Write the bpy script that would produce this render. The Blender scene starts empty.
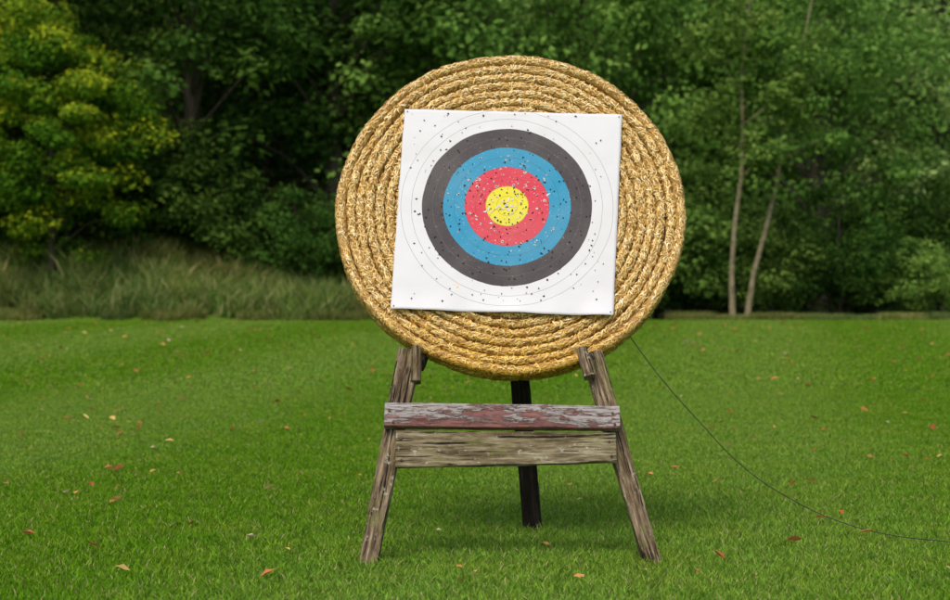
import bpy, math, random
import numpy as np
from mathutils import Vector, Matrix, noise
random.seed(7); rng=np.random.default_rng(7)
S=bpy.context.scene
S.view_settings.view_transform='Standard'; S.view_settings.look='None'; S.view_settings.exposure=0
COL=S.collection
D0=6.0
def ss(t):
    t=max(0.0,min(1.0,t)); return t*t*(3-2*t)
def gz(x,y):
    d=y+D0
    z=.6*ss((d-9)/26)
    z+=1.35*ss((-1.0-x)/7.0)*ss((d-32.8)/4.6)
    if d>62: z+=24*ss((d-62)/75)
    return z
# ---------------------------------------------------------------- materials
def newmat(name):
    m=bpy.data.materials.new(name); m.use_nodes=True
    nt=m.node_tree; nt.nodes.clear(); return m,nt
def nd(nt,t,ins=None,**kw):
    n=nt.nodes.new(t)
    for k,v in kw.items(): setattr(n,k,v)
    if ins:
        for k,v in ins.items():
            s=n.inputs[k]
            if isinstance(v,bpy.types.NodeSocket): nt.links.new(v,s)
            else: s.default_value=v
    return n
def rgb(c): return (c[0],c[1],c[2],1)
def mixc(nt,f,a,b,mode='MIX'):
    n=nt.nodes.new('ShaderNodeMix'); n.data_type='RGBA'; n.blend_type=mode
    for s,v in ((n.inputs[0],f),(n.inputs[6],a),(n.inputs[7],b)):
        if isinstance(v,bpy.types.NodeSocket): nt.links.new(v,s)
        else: s.default_value=v if not isinstance(v,tuple) else rgb(v)
    return n.outputs[2]
def mth(nt,op,a,b=None,c=None,clamp=False):
    n=nt.nodes.new('ShaderNodeMath'); n.operation=op; n.use_clamp=clamp
    for i,v in enumerate((a,b,c)):
        if v is None: continue
        if isinstance(v,bpy.types.NodeSocket): nt.links.new(v,n.inputs[i])
        else: n.inputs[i].default_value=v
    return n.outputs[0]
def ramp(nt,f,stops,interp='LINEAR'):
    n=nt.nodes.new('ShaderNodeValToRGB'); cr=n.color_ramp; cr.interpolation=interp
    while len(cr.elements)<len(stops): cr.elements.new(0.5)
    for e,(p,c) in zip(cr.elements,stops):
        e.position=p; e.color=rgb(c) if isinstance(c,tuple) else (c,c,c,1)
    nt.links.new(f,n.inputs[0]); return n.outputs[0]
def mrange(nt,v,a,b,c=0.0,d=1.0):
    n=nd(nt,'ShaderNodeMapRange',{0:v,1:a,2:b,3:c,4:d}); n.clamp=True; return n.outputs[0]
def noi(nt,vec,scale,detail=3,rough=.5):
    return nd(nt,'ShaderNodeTexNoise',{'Vector':vec,'Scale':scale,'Detail':detail,'Roughness':rough}).outputs[0]
def outp(nt,sh): nd(nt,'ShaderNodeOutputMaterial',{'Surface':sh})

def lawn_color(nt):
    """world-position lawn colour shared by ground sheet and blades"""
    pos=nd(nt,'ShaderNodeNewGeometry').outputs['Position']
    sep=nd(nt,'ShaderNodeSeparateXYZ',{0:pos})
    x,y=sep.outputs[0],sep.outputs[1]
    n1=noi(nt,pos,.35,1); n2=noi(nt,pos,2.2,3,.6); n3=noi(nt,pos,13,2,.6)
    # mower swaths running away to the right
    s=mth(nt,'SUBTRACT',x,mth(nt,'MULTIPLY',y,.18))
    s=mth(nt,'ADD',s,mth(nt,'MULTIPLY',n1,1.3))
    w=mth(nt,'SINE',mth(nt,'MULTIPLY',mth(nt,'ADD',s,.0),1.3))
    w=mrange(nt,w,-.7,.7)
    base=mixc(nt,w,(.135,.310,.012),(.215,.380,.050))
    pat=mrange(nt,n2,.35,.68)
    base=mixc(nt,mth(nt,'MULTIPLY',pat,.5),base,(.27,.385,.035))
    base=mixc(nt,mth(nt,'MULTIPLY',mrange(nt,n3,.50,.75),.65),base,(.065,.19,.006))
    return base,pos
def leaf_shader(nt,col,trans=.35):
    p=nd(nt,'ShaderNodeBsdfDiffuse',{'Color':col})
    t=nd(nt,'ShaderNodeBsdfTranslucent',{'Color':col})
    m=nd(nt,'ShaderNodeMixShader',{0:trans,1:p.outputs[0],2:t.outputs[0]})
    outp(nt,m.outputs[0])
m_blade,nt=newmat('lawn_blade')
c,pos=lawn_color(nt)
ti=nd(nt,'ShaderNodeAttribute',attribute_name='tint').outputs['Fac']
k=mrange(nt,ti,0,1,.5,1.5)
c=mixc(nt,1.0,c,nd(nt,'ShaderNodeCombineXYZ',{0:k,1:k,2:k}).outputs[0],'MULTIPLY')
c=mixc(nt,mrange(nt,ti,.93,.96),c,(.50,.44,.20))
leaf_shader(nt,c,.35)
# ground
m_ground,nt=newmat('ground')
c,pos=lawn_color(nt)
sep=nd(nt,'ShaderNodeSeparateXYZ',{0:pos})
nn=noi(nt,pos,60,4,.7)
c=mixc(nt,mrange(nt,nn,.3,.7),mixc(nt,.65,c,(.02,.055,.008)),c)
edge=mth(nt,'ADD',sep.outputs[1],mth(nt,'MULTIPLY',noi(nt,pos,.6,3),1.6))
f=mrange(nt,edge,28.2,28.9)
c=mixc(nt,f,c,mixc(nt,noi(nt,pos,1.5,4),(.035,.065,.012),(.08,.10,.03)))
b=nd(nt,'ShaderNodeBump',{'Height':nn,'Strength':.7,'Distance':.03})
outp(nt,nd(nt,'ShaderNodeBsdfPrincipled',{'Base Color':c,'Roughness':.9,'Specular IOR Level':.1,'Normal':b.outputs[0]}).outputs[0])
def leafmat(name,a,b_,c_,trans=.35):
    m,nt=newmat(name)
    ti=nd(nt,'ShaderNodeAttribute',attribute_name='tint').outputs['Fac']
    oi=nd(nt,'ShaderNodeObjectInfo').outputs['Random']
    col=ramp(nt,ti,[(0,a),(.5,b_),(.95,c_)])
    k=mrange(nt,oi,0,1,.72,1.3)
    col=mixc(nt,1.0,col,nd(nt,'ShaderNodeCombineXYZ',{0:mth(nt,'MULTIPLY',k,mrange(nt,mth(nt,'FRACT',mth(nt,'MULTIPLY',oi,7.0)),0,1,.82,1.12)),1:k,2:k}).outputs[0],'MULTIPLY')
    leaf_shader(nt,col,trans); return m
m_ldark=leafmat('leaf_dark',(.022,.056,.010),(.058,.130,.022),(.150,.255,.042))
m_lmid=leafmat('leaf_mid',(.070,.145,.025),(.140,.265,.048),(.255,.40,.085))
m_lhaze=leafmat('leaf_light_haze',(.19,.31,.075),(.29,.44,.125),(.40,.55,.19))  # lighter species green, with distance haze mixed into the leaf colour
m_lyel=leafmat('leaf_yellowing',(.05,.115,.010),(.13,.25,.020),(.66,.60,.03),.4)
m_rough=leafmat('rough_grass',(.075,.15,.022),(.15,.235,.04),(.44,.39,.17))
m_bark,nt=newmat('bark')
pos=nd(nt,'ShaderNodeTexCoord').outputs['Object']
mp=nd(nt,'ShaderNodeMapping',{'Vector':pos,'Scale':(6,6,1.2)}).outputs[0]
n=noi(nt,mp,3,5,.65)
c=ramp(nt,n,[(.3,(.03,.025,.017)),(.7,(.10,.08,.055))])
outp(nt,nd(nt,'ShaderNodeBsdfPrincipled',{'Base Color':c,'Roughness':.9,'Normal':nd(nt,'ShaderNodeBump',{'Height':n,'Strength':.6,'Distance':.03}).outputs[0]}).outputs[0])
m_pbark,nt=newmat('pale_bark')
pos=nd(nt,'ShaderNodeTexCoord').outputs['Object']
mp=nd(nt,'ShaderNodeMapping',{'Vector':pos,'Scale':(3,3,5)}).outputs[0]
n=noi(nt,mp,2,4,.6)
c=ramp(nt,n,[(.35,(.13,.11,.06)),(.6,(.30,.25,.14))])
outp(nt,nd(nt,'ShaderNodeBsdfPrincipled',{'Base Color':c,'Roughness':.8}).outputs[0])
# straw
m_straw,nt=newmat('straw_strand')
ti=nd(nt,'ShaderNodeAttribute',attribute_name='tint').outputs['Fac']
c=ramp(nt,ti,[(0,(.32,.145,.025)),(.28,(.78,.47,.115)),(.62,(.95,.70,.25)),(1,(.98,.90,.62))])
oc=nd(nt,'ShaderNodeTexCoord').outputs['Object']
sy=nd(nt,'ShaderNodeSeparateXYZ',{0:oc}).outputs[1]
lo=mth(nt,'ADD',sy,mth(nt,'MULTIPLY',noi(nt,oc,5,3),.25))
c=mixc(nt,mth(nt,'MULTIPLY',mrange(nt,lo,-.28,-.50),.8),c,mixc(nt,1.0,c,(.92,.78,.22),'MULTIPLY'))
c=mixc(nt,mrange(nt,noi(nt,oc,7,3),.56,.72,0,.5),c,mixc(nt,1.0,c,(.74,.56,.34),'MULTIPLY'))
outp(nt,nd(nt,'ShaderNodeBsdfPrincipled',{'Base Color':c,'Roughness':.38,'Specular IOR Level':.6}).outputs[0])
m_rope,nt=newmat('straw_rope')
oc=nd(nt,'ShaderNodeTexCoord').outputs['Object']
n=noi(nt,oc,90,4,.7)
c=ramp(nt,n,[(.3,(.28,.13,.03)),(.7,(.70,.44,.13))])
outp(nt,nd(nt,'ShaderNodeBsdfPrincipled',{'Base Color':c,'Roughness':.7,'Normal':nd(nt,'ShaderNodeBump',{'Height':n,'Strength':.8,'Distance':.006}).outputs[0]}).outputs[0])
# target face
m_face,nt=newmat('target_face_print')
oc=nd(nt,'ShaderNodeTexCoord').outputs['Object']
wob=nd(nt,'ShaderNodeTexNoise',{'Vector':oc,'Scale':9.0,'Detail':2.0})
sub=nd(nt,'ShaderNodeVectorMath',{0:wob.outputs['Color'],1:(.5,.5,.5)},operation='SUBTRACT').outputs[0]
scl=nd(nt,'ShaderNodeVectorMath',{0:sub,'Scale':.008},operation='SCALE').outputs[0]
pv=nd(nt,'ShaderNodeVectorMath',{0:oc,1:scl},operation='ADD').outputs[0]
sp=nd(nt,'ShaderNodeSeparateXYZ',{0:pv})
r=mth(nt,'SQRT',mth(nt,'ADD',mth(nt,'POWER',sp.outputs[0],2.0),mth(nt,'POWER',sp.outputs[1],2.0)))
st=.0842
rn=mth(nt,'DIVIDE',r,st*5)
W=(.76,.76,.80)
c=ramp(nt,rn,[(0,(.80,.70,.035)),(.2,(.68,.048,.085)),(.4,(.022,.29,.50)),(.6,(.058,.048,.057)),(.8,W)],'CONSTANT')
fr=mth(nt,'FRACT',mth(nt,'ADD',mth(nt,'DIVIDE',r,st/2),.5))
ln=mth(nt,'LESS_THAN',mth(nt,'ABSOLUTE',mth(nt,'SUBTRACT',fr,.5)),.018)
ins=mth(nt,'LESS_THAN',r,st*5+.003)
ln=mth(nt,'MULTIPLY',ln,ins)
lc=ramp(nt,rn,[(0,(.2,.16,.02)),(.2,(.25,.02,.03)),(.4,(.02,.10,.16)),(.61,(.14,.13,.14)),(.79,(.12,.12,.13))],'CONSTANT')
c=mixc(nt,mth(nt,'MULTIPLY',ln,.7),c,lc)
fl=noi(nt,oc,120,3,.6)
fm=mth(nt,'MULTIPLY',mrange(nt,fl,.64,.69),mrange(nt,r,.34,.12))
c=mixc(nt,mth(nt,'MULTIPLY',fm,.8),c,(.7,.7,.7))
gr=noi(nt,oc,3.5,5,.6)
c=mixc(nt,mrange(nt,gr,.42,.75,0,.14),c,(.45,.42,.36))
bn=mth(nt,'ADD',noi(nt,oc,6,3,.4),mth(nt,'MULTIPLY',noi(nt,oc,45,2,.5),.06))
outp(nt,nd(nt,'ShaderNodeBsdfPrincipled',{'Base Color':c,'Roughness':.55,'Specular IOR Level':.25,'Normal':nd(nt,'ShaderNodeBump',{'Height':bn,'Strength':.3,'Distance':.02}).outputs[0]}).outputs[0])
def plain(name,col,rough=.8,metal=0.0):
    m,nt=newmat(name)
    oc=nd(nt,'ShaderNodeTexCoord').outputs['Object']
    n=noi(nt,oc,40,3)
    c=mixc(nt,n,tuple(v*.75 for v in col),tuple(min(1,v*1.2) for v in col))
    outp(nt,nd(nt,'ShaderNodeBsdfPrincipled',{'Base Color':c,'Roughness':rough,'Metallic':metal}).outputs[0]); return m
m_hole=plain('arrow_hole',(.03,.025,.02),.95)
m_tear=plain('torn_paper',(.72,.70,.66),.9)
m_cord=plain('cord',(.03,.035,.03),.7)
m_screw=plain('rusty_screw',(.10,.05,.03),.6,.6)
# wood
def woodmat(name,dark,mid,light,moss=.0,paint=False):
    m,nt=newmat(name)
    oc=nd(nt,'ShaderNodeTexCoord').outputs['Object']
    oi=nd(nt,'ShaderNodeObjectInfo').outputs['Random']
    off=nd(nt,'ShaderNodeVectorMath',{0:oc,1:nd(nt,'ShaderNodeCombineXYZ',{0:mth(nt,'MULTIPLY',oi,9.0),1:oi,2:oi}).outputs[0]},operation='ADD').outputs[0]
    gv=nd(nt,'ShaderNodeMapping',{'Vector':off,'Scale':(3.0,38,38)}).outputs[0]
    g=noi(nt,gv,2.2,6,.7)
    g2=noi(nt,nd(nt,'ShaderNodeMapping',{'Vector':off,'Scale':(1,5,5)}).outputs[0],6,6,.7)
    crack=mrange(nt,noi(nt,nd(nt,'ShaderNodeMapping',{'Vector':off,'Scale':(1.3,30,30)}).outputs[0],3.1,3,.6),.585,.62)
    c=ramp(nt,g,[(.36,dark),(.5,mid),(.64,light)])
    c=mixc(nt,mrange(nt,g2,.42,.60,0,.85),c,mixc(nt,1.0,c,(.36,.31,.24),'MULTIPLY'))
    c=mixc(nt,crack,c,(.018,.013,.009))
    h=mth(nt,'SUBTRACT',g,mth(nt,'MULTIPLY',crack,.8))
    if moss:
        mo=mrange(nt,noi(nt,off,11,6,.75),.54,.64,0,moss)
        c=mixc(nt,mo,c,(.20,.20,.06))
        li=mrange(nt,noi(nt,off,26,5,.75),.60,.66,0,.8)
        c=mixc(nt,li,c,(.52,.49,.39))
        kn=nd(nt,'ShaderNodeTexVoronoi',{'Vector':nd(nt,'ShaderNodeMapping',{'Vector':off,'Scale':(3,9,9)}).outputs[0],'Scale':2.0}).outputs['Distance']
        c=mixc(nt,mrange(nt,kn,.15,.06,0,.85),c,(.03,.022,.014))
    if paint:
        pv=nd(nt,'ShaderNodeMapping',{'Vector':off,'Scale':(1,4.5,4.5)}).outputs[0]
        z=nd(nt,'ShaderNodeSeparateXYZ',{0:oc})
        mid_x=mrange(nt,mth(nt,'ABSOLUTE',mth(nt,'SUBTRACT',z.outputs[0],-.02)),.42,.05,.0,.10)
        lowy=mrange(nt,z.outputs[1],.035,-.035,.0,.10)
        redm=mrange(nt,mth(nt,'ADD',mth(nt,'ADD',noi(nt,pv,14,8,.8),mth(nt,'ADD',mid_x,lowy)),mth(nt,'MULTIPLY',g,.18)),.69,.73)
        dirt=noi(nt,pv,14,6,.75)
        pc=mixc(nt,mrange(nt,dirt,.35,.7),(.30,.27,.26),(.60,.56,.55))
        wood=mixc(nt,mrange(nt,noi(nt,gv,4,4,.7),.53,.60),pc,mixc(nt,.5,c,(.20,.15,.12)))
        c=mixc(nt,redm,wood,mixc(nt,mrange(nt,g,.35,.65),(.14,.05,.042),(.31,.155,.14)))
        h=mth(nt,'ADD',mth(nt,'MULTIPLY',h,.5),mth(nt,'MULTIPLY',mth(nt,'SUBTRACT',1.0,redm),.3))
    outp(nt,nd(nt,'ShaderNodeBsdfPrincipled',{'Base Color':c,'Roughness':.85,'Specular IOR Level':.2,'Normal':nd(nt,'ShaderNodeBump',{'Height':h,'Strength':1.0,'Distance':.010}).outputs[0]}).outputs[0])
    return m
m_wood=woodmat('weathered_wood',(.065,.045,.026),(.25,.185,.115),(.48,.39,.27),.6)
m_wood2=woodmat('weathered_board',(.12,.10,.05),(.30,.25,.15),(.48,.43,.30),.6)
m_wshade=woodmat('shaded_wood',(.010,.008,.007),(.025,.020,.016),(.055,.045,.035),.0)  # shade behind and under the boss painted into the wood colour
m_paint=woodmat('flaking_paint',(.06,.05,.035),(.18,.15,.12),(.3,.26,.2),0,True)

# ---------------------------------------------------------------- mesh helpers
class MB:
    def __init__(s): s.v=[];s.f=[];s.m=[];s.t=[];s.n=0
    def add(s,v,f,mi=0,t=None):
        v=np.asarray(v,float); s.v.extend(v.tolist())
        n=s.n; s.f.extend([[i+n for i in q] for q in f]); s.n+=len(v)
        s.m.extend([mi]*len(f)); s.t.extend(list(t) if t is not None else [.5]*len(f))
    def mesh(s,name,mats,smooth=False):
        me=bpy.data.meshes.new(name); me.from_pydata(s.v,[],s.f)
        for m in mats: me.materials.append(m)
        me.polygons.foreach_set('material_index',s.m)
        a=me.attributes.new('tint','FLOAT','FACE'); a.data.foreach_set('value',np.array(s.t,dtype=np.float32))
        if smooth: me.polygons.foreach_set('use_smooth',[True]*len(s.f))
        me.update(); return me
def obj(name,me,parent=None,mat=None):
    o=bpy.data.objects.new(name,me); COL.objects.link(o)
    if parent: o.parent=parent
    if mat is not None: o.matrix_local=mat
    return o
def empty(name,mat=None):
    o=bpy.data.objects.new(name,None); COL.objects.link(o); o.empty_display_size=.2
    if mat is not None: o.matrix_world=mat
    return o
def tube(mb,pts,rad,seg=7,mi=0,t=.5):
    pts=[Vector(p) for p in pts]; vs=[];n=len(pts)
    for i,p in enumerate(pts):
        d=(pts[min(i+1,n-1)]-pts[max(i-1,0)]).normalized()
        a=d.orthogonal().normalized() if i==0 else (a-d*a.dot(d)).normalized()
        b=d.cross(a)
        for k in range(seg):
            an=2*math.pi*k/seg; vs.append(p+(a*math.cos(an)+b*math.sin(an))*rad[i])
    fs=[[i*seg+k,i*seg+(k+1)%seg,(i+1)*seg+(k+1)%seg,(i+1)*seg+k] for i in range(n-1) for k in range(seg)]
    mb.add([list(v) for v in vs],fs,mi,[t]*len(fs))
def unit(a): return a/np.maximum(np.linalg.norm(a,axis=1,keepdims=True),1e-9)
def leaves(mb,c,nrm,L,Wd,tint,mi):
    n=len(c); rnd=rng.normal(size=(n,3)); ax=unit(np.cross(nrm,rnd)); ax[:,2]-=.25; ax=unit(ax)
    sd=unit(np.cross(nrm,ax)); L=np.broadcast_to(L,(n,))[:,None]; Wd=np.broadcast_to(Wd,(n,))[:,None]
    v=np.empty((n,4,3)); v[:,0]=c-ax*L*.5; v[:,1]=c+sd*Wd*.5+ax*L*.05; v[:,2]=c+ax*L*.5; v[:,3]=c-sd*Wd*.5+ax*L*.05
    mb.add(v.reshape(-1,3),(np.arange(n)[:,None]*4+np.arange(4)).tolist(),mi,tint)
def tree_mesh(name,seed,H,R,base,tr,ncl,lpc,ls,cr,mats,trunk_pts=None,sq=.6,top=1.0,rmin=0.0):
    global rng
    rng=np.random.default_rng(seed); rd=random.Random(seed)
    mb=MB(); N=7
    if trunk_pts is None:
        trunk_pts=[(rd.uniform(-.1,.1)*i*R*.12,rd.uniform(-.1,.1)*i*R*.12,H*.88*i/N) for i in range(N+1)]
    nT=len(trunk_pts)
    tube(mb,trunk_pts,[tr*(1.25 if i==0 else 1)*(1-.85*i/(nT-1)) for i in range(nT)],8,0)
    hc=(H-base)/2; zc=base+hc
    for k in range(ncl):
        d=rng.normal(size=3); d/=np.linalg.norm(d)
        rr=max(rmin,rd.random()**.42)*rd.uniform(.8,1.12)
        zz=zc+d[2]*hc*rr
        taper=1-.35*max(0,(zz-zc)/hc)*top
        tt=min(nT-1.001,max(0,zz/H*(nT-1))); i=int(tt); f=tt-i
        tp=np.array(trunk_pts[i])*(1-f)+np.array(trunk_pts[i+1])*f
        c=np.array([tp[0]+d[0]*R*rr*taper,tp[1]+d[1]*R*rr*taper,zz])
        dist=math.hypot(c[0]-tp[0],c[1]-tp[1])
        z0=max(base*.5,zz-dist*rd.uniform(.35,.8)); tt=min(nT-1.001,max(0,z0/H*(nT-1))); i=int(tt); f=tt-i
        p0=np.array(trunk_pts[i])*(1-f)+np.array(trunk_pts[i+1])*f
        if rd.random()<.6:
            mid=(p0+c)/2+np.array([0,0,.12*dist])
            r0=tr*.32*(1-.6*zz/H)
            tube(mb,[p0,mid,c],[r0,r0*.6,r0*.2],5,0)
        n=int(lpc*rd.uniform(.6,1.4)); q=cr*rd.uniform(.6,1.35)
        u=unit(rng.normal(size=(n,3))); rad=q*(rng.random(n)**.5)[:,None]
        pos=c+u*rad*np.array([1,1,sq])
        nr=unit(u*.7+rng.normal(size=(n,3))*.55+np.array([0,0,.7]))
        ct=rd.random()
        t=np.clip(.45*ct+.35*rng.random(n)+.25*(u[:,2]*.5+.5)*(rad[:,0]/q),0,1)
        L=ls*(.6+.8*rng.random(n))
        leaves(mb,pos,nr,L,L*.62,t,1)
    return mb.mesh(name,mats)
def blade_patch(name,size,n,h0,h1,w,lean,seed,mat,clump=0):
    r=np.random.default_rng(seed); mb=MB()
    p=r.random((n,2))*size-size/2
    if clump:
        cc=r.random((clump,2))*size-size/2; p=cc[r.integers(0,clump,n)]+r.normal(size=(n,2))*size*.035
    an=r.random(n)*6.283; ba=r.random(n)*6.283
    h=h0+(h1-h0)*r.random(n)**1.4; ww=w*(.6+.8*r.random(n))
    ln=lean*(.2+r.random(n))*h
    s=np.stack([np.cos(an),np.sin(an),0*an],1); bd=np.stack([np.cos(ba),np.sin(ba),0*ba],1)
    b=np.stack([p[:,0],p[:,1],0*an-.004],1)
    up=np.array([0,0,1.0])
    m=b+up*(h*.55)[:,None]+bd*(ln*.35)[:,None]; tp=b+up*(h*.95)[:,None]+bd*ln[:,None]
    v=np.stack([b-s*ww[:,None]/2,b+s*ww[:,None]/2,m+s*ww[:,None]*.4,m-s*ww[:,None]*.4,tp],1).reshape(-1,3)
    i=np.arange(n)*5
    f=[]
    for k in i.tolist(): f.append([k,k+1,k+2,k+3]); f.append([k+3,k+2,k+4])
    t=np.repeat(r.random(n),2)
    mb.add(v,f,0,t); return mb.mesh(name,[mat])

# ---------------------------------------------------------------- ground
xs=sorted(set(list(np.arange(-24,24.1,.8))+[-500,-300,-180,-110,-70,-45,-32,32,45,70,110,180,300,500]))
ys=sorted(set(list(np.arange(-8,60,.8))+[-500,-200,-80,-30,-15,64,70,78,86,95,105,115,125,135,160,220,500]))
vs=[(x,y,gz(x,y)) for y in ys for x in xs]; nx=len(xs)
fs=[[j*nx+i,j*nx+i+1,(j+1)*nx+i+1,(j+1)*nx+i] for j in range(len(ys)-1) for i in range(nx-1)]
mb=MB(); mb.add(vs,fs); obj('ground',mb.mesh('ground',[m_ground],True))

def slope_mat(x,y,ang,sc=1.0):
    z=gz(x,y); e=.4
    nx_=-(gz(x+e,y)-gz(x-e,y))/(2*e); ny_=-(gz(x,y+e)-gz(x,y-e))/(2*e)
    n=Vector((nx_,ny_,1)).normalized()
    q=Vector((0,0,1)).rotation_difference(n)
    return Matrix.Translation((x,y,z))@q.to_matrix().to_4x4()@Matrix.Rotation(ang,4,'Z')@Matrix.Scale(sc,4)
lawn=empty('lawn_grass')
pn=[blade_patch('lawn_patch_a%d'%i,1.04,12000,.012,.034,.0046,.9,20+i,m_blade) for i in range(3)]
pf=[blade_patch('lawn_patch_b%d'%i,2.06,12000,.020,.045,.0115,.9,30+i,m_blade) for i in range(2)]
rd=random.Random(3)
for iy in range(0,12):
    y=-1.6+iy; d=y+D0; hw=.31*d+.9; n=int(math.ceil(hw))
    for ix in range(-n,n+1):
        obj('turf',rd.choice(pn),lawn,slope_mat(ix,y,rd.randint(0,3)*math.pi/2))
for iy in range(0,9):
    y=10.9+iy*2; d=y+D0; hw=.31*d+2; n=int(math.ceil(hw/2))
    for ix in range(-n,n+1):
        obj('turf',rd.choice(pf),lawn,slope_mat(ix*2,y,rd.randint(0,3)*math.pi/2))
tuft=blade_patch('foot_tuft',.20,260,.02,.055,.004,.8,50,m_blade)
for (x,y) in ((-.385,-.15),(.635,-.10),(.235,.74)):
    obj('tuft',tuft,lawn,Matrix.Translation((x,y,0)))
# rough grass bank
rg=empty('rough_grass')
pr=[blade_patch('rough_patch%d'%i,2.3,4200,.15,.62,.022,.9,60+i,m_rough,80) for i in range(3)]
for iy in range(0,6):
    y=27.6+iy*1.1
    for ix in range(-13,12):
        x=ix*1.5+rd.uniform(-.4,.4)
        if x>0.5 and (iy>2 or iy==0): continue
        sc=rd.uniform(.7,1.3)*(1.0 if x<-.5 else .32)*(.4 if iy==0 else 1)
        obj('grass_tussock',rd.choice(pr),rg,slope_mat(x,y+rd.uniform(-.3,.3),rd.random()*6.28,sc))

# ---------------------------------------------------------------- trees
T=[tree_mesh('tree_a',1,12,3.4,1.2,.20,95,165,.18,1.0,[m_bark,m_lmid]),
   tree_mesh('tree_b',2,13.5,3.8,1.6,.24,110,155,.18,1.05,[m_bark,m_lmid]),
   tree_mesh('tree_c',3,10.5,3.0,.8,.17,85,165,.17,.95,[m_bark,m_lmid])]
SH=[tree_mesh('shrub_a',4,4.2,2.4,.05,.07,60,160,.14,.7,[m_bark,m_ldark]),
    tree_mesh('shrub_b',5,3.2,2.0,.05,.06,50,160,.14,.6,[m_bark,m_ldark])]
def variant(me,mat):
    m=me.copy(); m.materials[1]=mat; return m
TD=[variant(m,m_ldark) for m in T]; TL=[variant(m,m_lhaze) for m in T]; SM=[variant(m,m_lmid) for m in SH]
def place(name,me,x,d,sc=1.0,parent=None,dz=-.1):
    y=d-D0
    return obj(name,me,parent,Matrix.Translation((x,y,gz(x,y)+dz))@Matrix.Rotation(rd.random()*6.28,4,'Z')@Matrix.Diagonal((sc*rd.uniform(.9,1.1),sc*rd.uniform(.9,1.1),sc,1)))
# yellowing bushes at the left edge
yb=tree_mesh('bush',11,6.3,2.1,.6,.08,165,300,.11,.5,[m_bark,m_lyel],top=.35,rmin=.62)
obj('hawthorn_bush',yb,None,Matrix.Translation((-9.1,29.2,gz(-9.1,29.2)-.1)))
yb2=tree_mesh('bush2',12,5.6,1.9,.4,.08,100,280,.11,.48,[m_bark,m_lyel],top=.4,rmin=.6)
obj('hawthorn_bush',yb2,None,Matrix.Translation((-12.0,29.6,gz(-12,29.6)-.1)))
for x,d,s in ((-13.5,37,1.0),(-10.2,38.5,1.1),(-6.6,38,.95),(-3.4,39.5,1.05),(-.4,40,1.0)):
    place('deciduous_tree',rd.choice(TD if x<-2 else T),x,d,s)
for x,d,s in ((2.8,41,1.0),(8.6,41,.8),(6.2,44,.95)):
    place('deciduous_tree',rd.choice(T),x,d,s)
def slender(seed,top,H):
    pts=[(top[0]*(i/8)+.06*math.sin(i*1.7+seed),top[1]*(i/8)+.05*math.cos(i*1.3),H*i/8) for i in range(9)]
    return tree_mesh('slender%d'%seed,seed,H,1.5,2.6,.062,44,100,.13,.5,[m_pbark,m_lmid],pts)
for x,d,tp,sd in ((5.55,35.6,(.5,.1),21),(5.95,35.9,(1.7,.2),22)):
    obj('slender_birch_tree',slender(sd,tp,8.5),None,Matrix.Translation((x,d-D0,gz(x,d-D0)-.05)))
ug=empty('undergrowth')
for i in range(22):
    x=-14.5+i*.95+rd.uniform(-.3,.3); d=37.2+rd.uniform(-.4,1.2)
    place('shrub',rd.choice(SH),x,d,rd.uniform(.6,.95),ug)
for i in range(9):
    x=3.2+i*.85; place('shrub',rd.choice(SH if rd.random()<.6 else SM),x,36.9+rd.uniform(0,1.5),rd.uniform(.5,.9),ug)
for i in range(10):
    x=10.5+i*1.3; place('shrub',rd.choice(SH),x,43+rd.uniform(0,3),rd.uniform(.8,1.2),ug)
fo=empty('forest')
for row,(d,stp) in enumerate(((46,3.6),(53,4.0),(61,4.4),(74,5.0))):
    n=int((.34*d+6)/stp)
    for i in range(-n,n+1):
        x=i*stp+rd.uniform(-1,1)+(row%2)*stp*.5
        px=x/d
        if row==0 and px>.20: continue
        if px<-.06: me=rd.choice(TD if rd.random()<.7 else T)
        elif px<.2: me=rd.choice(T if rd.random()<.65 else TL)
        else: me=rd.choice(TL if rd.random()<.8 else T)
        place('woodland_tree',me,x,d+rd.uniform(-1.5,1.5),rd.uniform(1.0,1.3)*(1.25 if px>.1 and row>=2 else 1),fo)

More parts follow.
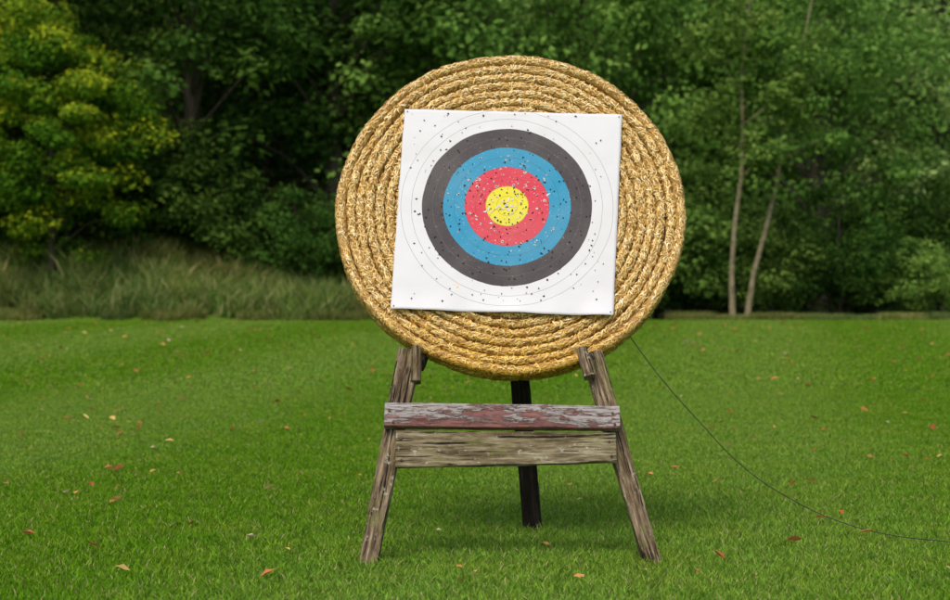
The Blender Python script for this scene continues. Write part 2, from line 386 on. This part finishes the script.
# ---------------------------------------------------------------- archery target
TH=math.radians(19)
CX,CY,CZ=.139,.512,1.312
tm=Matrix.Translation((CX,CY,CZ))@Matrix.Rotation(math.pi/2-TH,4,'X')
tgt=empty('archery_target',tm)
SQ=.985
mb=MB()
pitch=.0385; nr=18
strC=[];strA=[];strN=[];strL=[];strT=[]
def wobr(k,a): return .005*noise.noise(Vector((math.cos(a)*2+k*3.1,math.sin(a)*2,k*1.7)))+.003*noise.noise(Vector((math.cos(a)*9+k,math.sin(a)*9,k*.7)))+.010*noise.noise(Vector((math.cos(a)*1.6,math.sin(a)*1.6,33)))
def wobz(k,a): return .010*noise.noise(Vector((math.cos(a)*3+k*5.3,math.sin(a)*3,9+k)))+.006*noise.noise(Vector((math.cos(a)*14,math.sin(a)*14+k,5)))
def ring(k,r0,zc,hr,hz,ex):
    seg=max(40,int(2*math.pi*r0/.010)); cs=14; vs=[]
    for i in range(seg):
        a=2*math.pi*i/seg; rr=r0+wobr(k,a); zz=zc+wobz(k,a)
        for j in range(cs):
            b=2*math.pi*j/cs; cb,sb=math.cos(b),math.sin(b)
            px=math.copysign(abs(cb)**ex,cb)*hr; pz=math.copysign(abs(sb)**ex,sb)*hz
            k2=1+.20*noise.noise(Vector((a*r0*38,b*1.2,k*3.3)))
            x=(rr+px*k2)
            vs.append((x*math.cos(a),x*math.sin(a)*SQ,zz+pz*(1+(k2-1)*.45)))
    fs=[[i*cs+j,((i+1)%seg)*cs+j,((i+1)%seg)*cs+(j+1)%cs,i*cs+(j+1)%cs] for i in range(seg) for j in range(cs)]
    mb.add(vs,fs,0)
    dens=r0*2*math.pi/.010*9
    n=int(dens*(1 if hz>.03 else 1.3))
    if hz<.03 and zc<-.09: n//=2
    for _ in range(n):
        a=random.uniform(0,2*math.pi)
        b=random.gauss(math.pi/2,.8) if hz>.03 else random.gauss(math.pi/4,1.0)
        cb,sb=math.cos(b),math.sin(b)
        px=math.copysign(abs(cb)**ex,cb)*hr*1.03; pz=math.copysign(abs(sb)**ex,sb)*hz
        x=r0+wobr(k,a)+px; z=zc+wobz(k,a)+pz+random.uniform(0,.005)
        er=Vector((math.cos(a),math.sin(a)*SQ,0)); et=Vector((-math.sin(a),math.cos(a)*SQ,0))
        ez=Vector((0,0,1)); n_=(er*cb+ez*sb).normalized()
        cr=n_.cross(et).normalized()
        al=random.gauss(.1,.4) if random.random()<.6 else random.gauss(0,1.2)
        d=(et*math.cos(al)+cr*math.sin(al)+n_*random.gauss(0,.14)).normalized()
        strC.append((x*math.cos(a)+n_.x*.0015,x*math.sin(a)*SQ+n_.y*.0015,z+n_.z*.0015)); strA.append(tuple(d)); strN.append(tuple(n_))
        strL.append(random.uniform(.009,.028))
        band=.5+.5*noise.noise(Vector((a*r0*22,k*2.2,0)))
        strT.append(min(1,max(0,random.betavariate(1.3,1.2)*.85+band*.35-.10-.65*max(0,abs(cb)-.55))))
for k in range(nr-1):
    ring(k,.019+pitch*k,-.06,.0205,.060,.8)
for q,zc in enumerate((-.018,-.058,-.098)):
    ring(20+q,.019+pitch*(nr-1)-(0 if q<2 else .003),zc,.0208,.0215,.95)
C=np.array(strC);A=np.array(strA);Nn=np.array(strN);L=np.array(strL)[:,None]
n=len(C); sd=np.cross(Nn,A); wd=np.random.default_rng(1).uniform(.0014,.0048,n)[:,None]
v=np.empty((n,6,3))
v[:,0]=C-A*L*.5-sd*wd*.3-Nn*.0018; v[:,1]=C-A*L*.5+sd*wd*.3-Nn*.0018
v[:,2]=C+sd*wd*.6+Nn*.001; v[:,3]=C+A*L*.5+sd*wd*.3-Nn*.0012; v[:,4]=C+A*L*.5-sd*wd*.3-Nn*.0012; v[:,5]=C-sd*wd*.6+Nn*.001
base=np.arange(n)*6; fs=[]
for k in base.tolist(): fs.append([k,k+1,k+2,k+5]); fs.append([k+5,k+2,k+3,k+4])
mb.add(v.reshape(-1,3),fs,1,np.repeat(np.array(strT),2))
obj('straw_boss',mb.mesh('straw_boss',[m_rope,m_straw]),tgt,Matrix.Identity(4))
# paper face; its own origin is the printed centre
FO=Vector((-.012,.006,0))
cor=[Vector((-.412,.425)),Vector((.468,.400)),Vector((.408,-.462)),Vector((-.455,-.432))]
def paperz(x,y):
    z=.0145+.0016*noise.noise(Vector((x*5,y*5,1)))+.0008*noise.noise(Vector((x*16,y*16,4)))
    e=max(0,(-y-.34)/.09); z+=e*e*.006*(1+math.sin(x*17+1)*.8+math.sin(x*41)*.3)
    return z
G=80; vs=[];fs=[]
for j in range(G+1):
    for i in range(G+1):
        s,t=i/G,j/G
        p=cor[0].lerp(cor[1],s).lerp(cor[3].lerp(cor[2],s),t)
        ex=.006*noise.noise(Vector((s*9,t*9,2)))
        p=p*(1+ex if (i in(0,G) or j in (0,G)) else 1)
        vs.append((p.x,p.y,paperz(p.x,p.y)))
for j in range(G):
    for i in range(G): fs.append([j*(G+1)+i,(j+1)*(G+1)+i,(j+1)*(G+1)+i+1,j*(G+1)+i+1])
mb=MB(); mb.add(vs,fs); me=mb.mesh('target_face',[m_face],True)
fo_=obj('target_face',me,tgt,Matrix.Translation(FO))
so=fo_.modifiers.new('thick','SOLIDIFY'); so.thickness=.0012; so.offset=-1
mb=MB(); r2=random.Random(12)
def blob(x,y,s,mi,h,elong=1):
    m=r2.randint(6,9); a0=r2.random()*6.28; rot=r2.random()*3.14; vv=[]
    for i in range(m):
        a=a0+6.283*i/m; q=s*r2.uniform(.55,1.15); dx,dy=math.cos(a)*q*elong,math.sin(a)*q/elong
        X=x+dx*math.cos(rot)-dy*math.sin(rot); Y=y+dx*math.sin(rot)+dy*math.cos(rot)
        vv.append((X,Y,paperz(X,Y)+h))
    mb.add(vv,[list(range(m))],mi)
def inpaper(x,y): return abs(x)<.39 and abs(y)<.405
cnt=0
while cnt<420:
    if r2.random()<.58: rr=.05+abs(r2.gauss(0,.20)); a=r2.random()*6.283; x,y=rr*math.cos(a),rr*math.sin(a)
    else: x,y=r2.uniform(-.4,.4),r2.uniform(-.41,.41)
    if not inpaper(x,y): continue
    cnt+=1; s=r2.choice((.0018,.0026,.0034,.0042)); tear=math.hypot(x,y)<.24 and r2.random()<.25
    if tear: blob(x,y,s*r2.uniform(1.2,1.8),1,.0014,r2.uniform(1,1.4))
    blob(x,y,s*(.75 if tear else 1),0,.0022,r2.uniform(1,1.3))
for _ in range(40):
    rr=abs(r2.gauss(0,.085)); a=r2.random()*6.283
    blob(rr*math.cos(a),rr*math.sin(a),r2.uniform(.003,.0075),1,.0014+r2.random()*.0004,r2.uniform(1,1.9))
for _ in range(8):
    rr=abs(r2.gauss(0,.05)); a=r2.random()*6.283
    blob(rr*math.cos(a)-.02,rr*math.sin(a)-.015,r2.uniform(.003,.006),0,.0028,r2.uniform(1,1.8))
obj('arrow_holes',mb.mesh('arrow_holes',[m_hole,m_tear]),tgt,Matrix.Translation(FO))
mb=MB()
for p in cor:
    q=p*.972; tube(mb,[(q.x,q.y,.0),(q.x,q.y,paperz(q.x,q.y)+.004)],[.0012,.0012],8)
    tube(mb,[(q.x,q.y,paperz(q.x,q.y)+.002),(q.x,q.y,paperz(q.x,q.y)+.0045),(q.x,q.y,paperz(q.x,q.y)+.005)],[.0026,.0022,.0001],10)
obj('pins',mb.mesh('pins',[m_screw]),tgt,Matrix.Translation(FO))

# ---------------------------------------------------------------- wooden stand
std=empty('wooden_target_stand')
def board(name,p0,p1,w0,w1,th,mat,nrm,seed=0,bev=.004,amp=.0025):
    """tapered, slightly irregular plank; local X runs along the plank"""
    p0=Vector(p0);p1=Vector(p1); X=(p1-p0); Ln=X.length; X.normalize()
    Z=Vector(nrm); Z=(Z-X*Z.dot(X)).normalized(); Y=Z.cross(X)
    n=max(6,int(Ln/.03)); vs=[]
    prof=[(-1,-1),(-.33,-1),(.33,-1),(1,-1),(1,0),(1,1),(.33,1),(-.33,1),(-1,1),(-1,0)]
    for i in range(n+1):
        t=i/n; w=w0+(w1-w0)*t
        for (a,b) in prof:
            cf=1-(bev/w*1.4 if abs(a)==1 and abs(b)==1 else 0); cz=1-(bev/th*1.0 if abs(a)==1 and abs(b)==1 else 0)
            jy=amp*noise.noise(Vector((t*Ln*6,a*2+seed,b+seed*3)))+amp*1.2*noise.noise(Vector((t*Ln*2,seed*5,a)))+amp*.7*noise.noise(Vector((t*Ln*22,a*3+seed,b)))
            jz=amp*.6*noise.noise(Vector((t*Ln*5,a*2,b*2+seed*7)))
            jx=(.006*noise.noise(Vector((a*3,b*3,seed+i))) if i in (0,n) else 0)
            vs.append(((t-.5)*Ln+jx,a*w/2*cf+jy,b*th/2*cz+jz))
    m=len(prof)
    fs=[[i*m+j,(i+1)*m+j,(i+1)*m+(j+1)%m,i*m+(j+1)%m] for i in range(n) for j in range(m)]
    fs.append(list(range(m))); fs.append([n*m+j for j in range(m)][::-1])
    mbb=MB(); mbb.add(vs,[f[::-1] for f in fs]); me=mbb.mesh(name,[mat])
    c=(p0+p1)/2
    M=Matrix(((X.x,Y.x,Z.x,c.x),(X.y,Y.y,Z.y,c.y),(X.z,Y.z,Z.z,c.z),(0,0,0,1)))
    o=obj(name,me,std,M)
    bm=o.modifiers.new('bev','BEVEL'); bm.width=.0025; bm.segments=2; bm.limit_method='ANGLE'; bm.angle_limit=math.radians(50)
    return o
k=.435
FN=(0,-1,k)
def fy(z): return -.130+k*z      # centre plane of the leaning front frame
board('front_leg_left',(-.389,fy(-.03),-.03),(-.246,fy(.755),.755),.068,.088,.055,m_wood,FN,1,amp=.004)
board('front_leg_right',(.645,fy(-.03)+.03,-.03),(.440,fy(.745)+.01,.745),.062,.084,.055,m_wood,FN,2,amp=.004)
board('peg_left',(-.222,fy(.64)-.02,.640),(-.222,fy(.77)-.01,.770),.042,.036,.042,m_wood,FN,3)
board('peg_right',(.428,fy(.66)-.045,.66),(.402,fy(.765)-.025,.765),.046,.042,.040,m_wood,FN,4)
board('bearer_left',(-.215,.22,.700),(-.205,.50,.735),.045,.045,.045,m_wshade,(0,0,1),5)
board('bearer_right',(.425,.22,.700),(.415,.50,.735),.045,.045,.045,m_wshade,(0,0,1),6)
board('strut_left',(-.20,.49,.76),(.11,.60,.98),.05,.05,.035,m_wshade,(0,1,0),7)
board('strut_right',(.41,.49,.76),(.18,.60,.98),.05,.05,.035,m_wshade,(0,1,0),8)
board('back_leg',(.241,.770,-.03),(.148,.615,1.02),.082,.074,.05,m_wshade,(0,-1,-.3),9)
def by(z,th): return fy(z)-(.0275+th/2+.003)*math.sqrt(1+k*k)
board('painted_crossbar',(-.333,by(.52,.04),.522),(.532,by(.51,.04),.512),.096,.094,.040,m_paint,FN,10)
board('lower_crossbar',(-.290,by(.407,.026),.402),(.516,by(.411,.026),.407),.146,.120,.026,m_wood2,FN,11,amp=.005)
mb=MB()
for (x,z,th) in ((-.315,.540,.04),(-.300,.500,.04),(.505,.532,.04),(.512,.492,.04),(-.272,.44,.026),(-.268,.365,.026),(.49,.43,.026),(.497,.38,.026)):
    yy=by(z,th)-th/2*math.sqrt(1+k*k)
    tube(mb,[(x,yy+.01,z-.004),(x,yy-.003,z+.0012),(x,yy-.004,z+.0016)],[.005,.005,.0001],8)
obj('screws',mb.mesh('screws',[m_screw]),std,Matrix.Identity(4))

# ---------------------------------------------------------------- cord
cp=[(.52,.46,.93),(.597,.42,.82),(.72,.44,.655),(.88,.47,.475),(1.07,.51,.283),(1.27,.56,.150),(1.45,.57,.066),(1.60,.47,.030),(1.81,.28,.024),(2.1,.1,.022),(2.7,-.1,.018),(3.6,.3,.018)]
cu=bpy.data.curves.new('cord','CURVE'); cu.dimensions='3D'; cu.bevel_depth=.0019; cu.bevel_resolution=2; cu.resolution_u=12
sp_=cu.splines.new('BEZIER'); sp_.bezier_points.add(len(cp)-1)
for b_,p in zip(sp_.bezier_points,cp): b_.co=p; b_.handle_left_type='AUTO'; b_.handle_right_type='AUTO'
cu.materials.append(m_cord); obj('cord',cu)

# ---------------------------------------------------------------- fallen leaves
m_fall,nt=newmat('fallen_leaf')
ti=nd(nt,'ShaderNodeAttribute',attribute_name='tint').outputs['Fac']
c=ramp(nt,ti,[(0,(.24,.09,.03)),(.3,(.55,.19,.07)),(.6,(.68,.36,.12)),(.85,(.72,.54,.18)),(1,(.68,.55,.42))])
leaf_shader(nt,c,.2)
mb=MB(); r3=random.Random(5)
def fleaf(x,y,s):
    z=gz(x,y)+r3.uniform(.016,.030)+s*.1; rot=r3.random()*6.283
    M=Matrix.Translation((x,y,z))@Matrix.Rotation(rot,4,'Z')@Matrix.Rotation(r3.uniform(-.6,.6),4,'X')@Matrix.Rotation(r3.uniform(-.5,.5),4,'Y')
    o=[(-1,0,.1),(-.5,.42,.22),(.1,.55,.3),(.7,.3,.2),(1.05,0,.05),(.7,-.3,.22),(.1,-.5,.32),(-.5,-.4,.2)]
    vv=[M@Vector((p[0]*s*r3.uniform(.75,1.15),p[1]*s*r3.uniform(.6,1.25),p[2]*s*r3.uniform(.6,1.4))) for p in o]; vv.append(M@Vector((0,0,0)))
    t=r3.random()
    mb.add([list(v) for v in vv],[[i,(i+1)%8,8] for i in range(8)],0,[t]*8)
for _ in range(640):
    d=4.9+27*r3.random()**.8; x=r3.uniform(-.36,.36)*d
    if -.1*d<x<.12*d and r3.random()<.4: continue
    if x>0 and r3.random()<.15: continue
    fleaf(x,d-D0,r3.choice((.010,.014,.018,.024))*(1+.05*d))
for px,py,s in ((-1.66,1.6,.04),(-2.0,3.0,.05),(-.70,-.45,.03),(-.05,-.62,.025),(.35,-.5,.022),(.75,-.42,.025),(-1.2,-.4,.03),(-2.6,8.5,.07),(1.55,.5,.03),(1.62,-.4,.03),(-1.75,-.2,.03)):
    fleaf(px,py,s)
obj('fallen_leaves',mb.mesh('fallen_leaves',[m_fall]))

# ---------------------------------------------------------------- light, sky, camera
el=math.radians(55); az=math.radians(200)
sd_=Vector((math.sin(az)*math.cos(el),math.cos(az)*math.cos(el),math.sin(el)))
w=bpy.data.worlds.new('World'); S.world=w; w.use_nodes=True; nt=w.node_tree; nt.nodes.clear()
sky=nt.nodes.new('ShaderNodeTexSky'); sky.sky_type='NISHITA'; sky.sun_disc=False; sky.sun_elevation=el; sky.sun_rotation=az; sky.dust_density=4; sky.air_density=1
bg=nt.nodes.new('ShaderNodeBackground'); bg.inputs[1].default_value=.15
ow=nt.nodes.new('ShaderNodeOutputWorld'); nt.links.new(sky.outputs[0],bg.inputs[0]); nt.links.new(bg.outputs[0],ow.inputs[0])
sl=bpy.data.lights.new('sun','SUN'); sl.energy=1.5; sl.angle=math.radians(25); sl.color=(1,.93,.81)
so_=bpy.data.objects.new('sun',sl); COL.objects.link(so_); so_.rotation_euler=sd_.to_track_quat('Z','Y').to_euler(); so_.location=(0,0,20)
cd=bpy.data.cameras.new('camera'); cam=bpy.data.objects.new('camera',cd); COL.objects.link(cam)
cd.sensor_width=36; cd.lens=1640/950*36; cd.clip_end=2000; cd.clip_start=.05
cam.location=(0,-D0,.93); cam.rotation_euler=(math.radians(90)+math.atan(5/1640),0,0)
cd.dof.use_dof=True; cd.dof.focus_distance=6.25; cd.dof.aperture_fstop=3.6
S.camera=cam
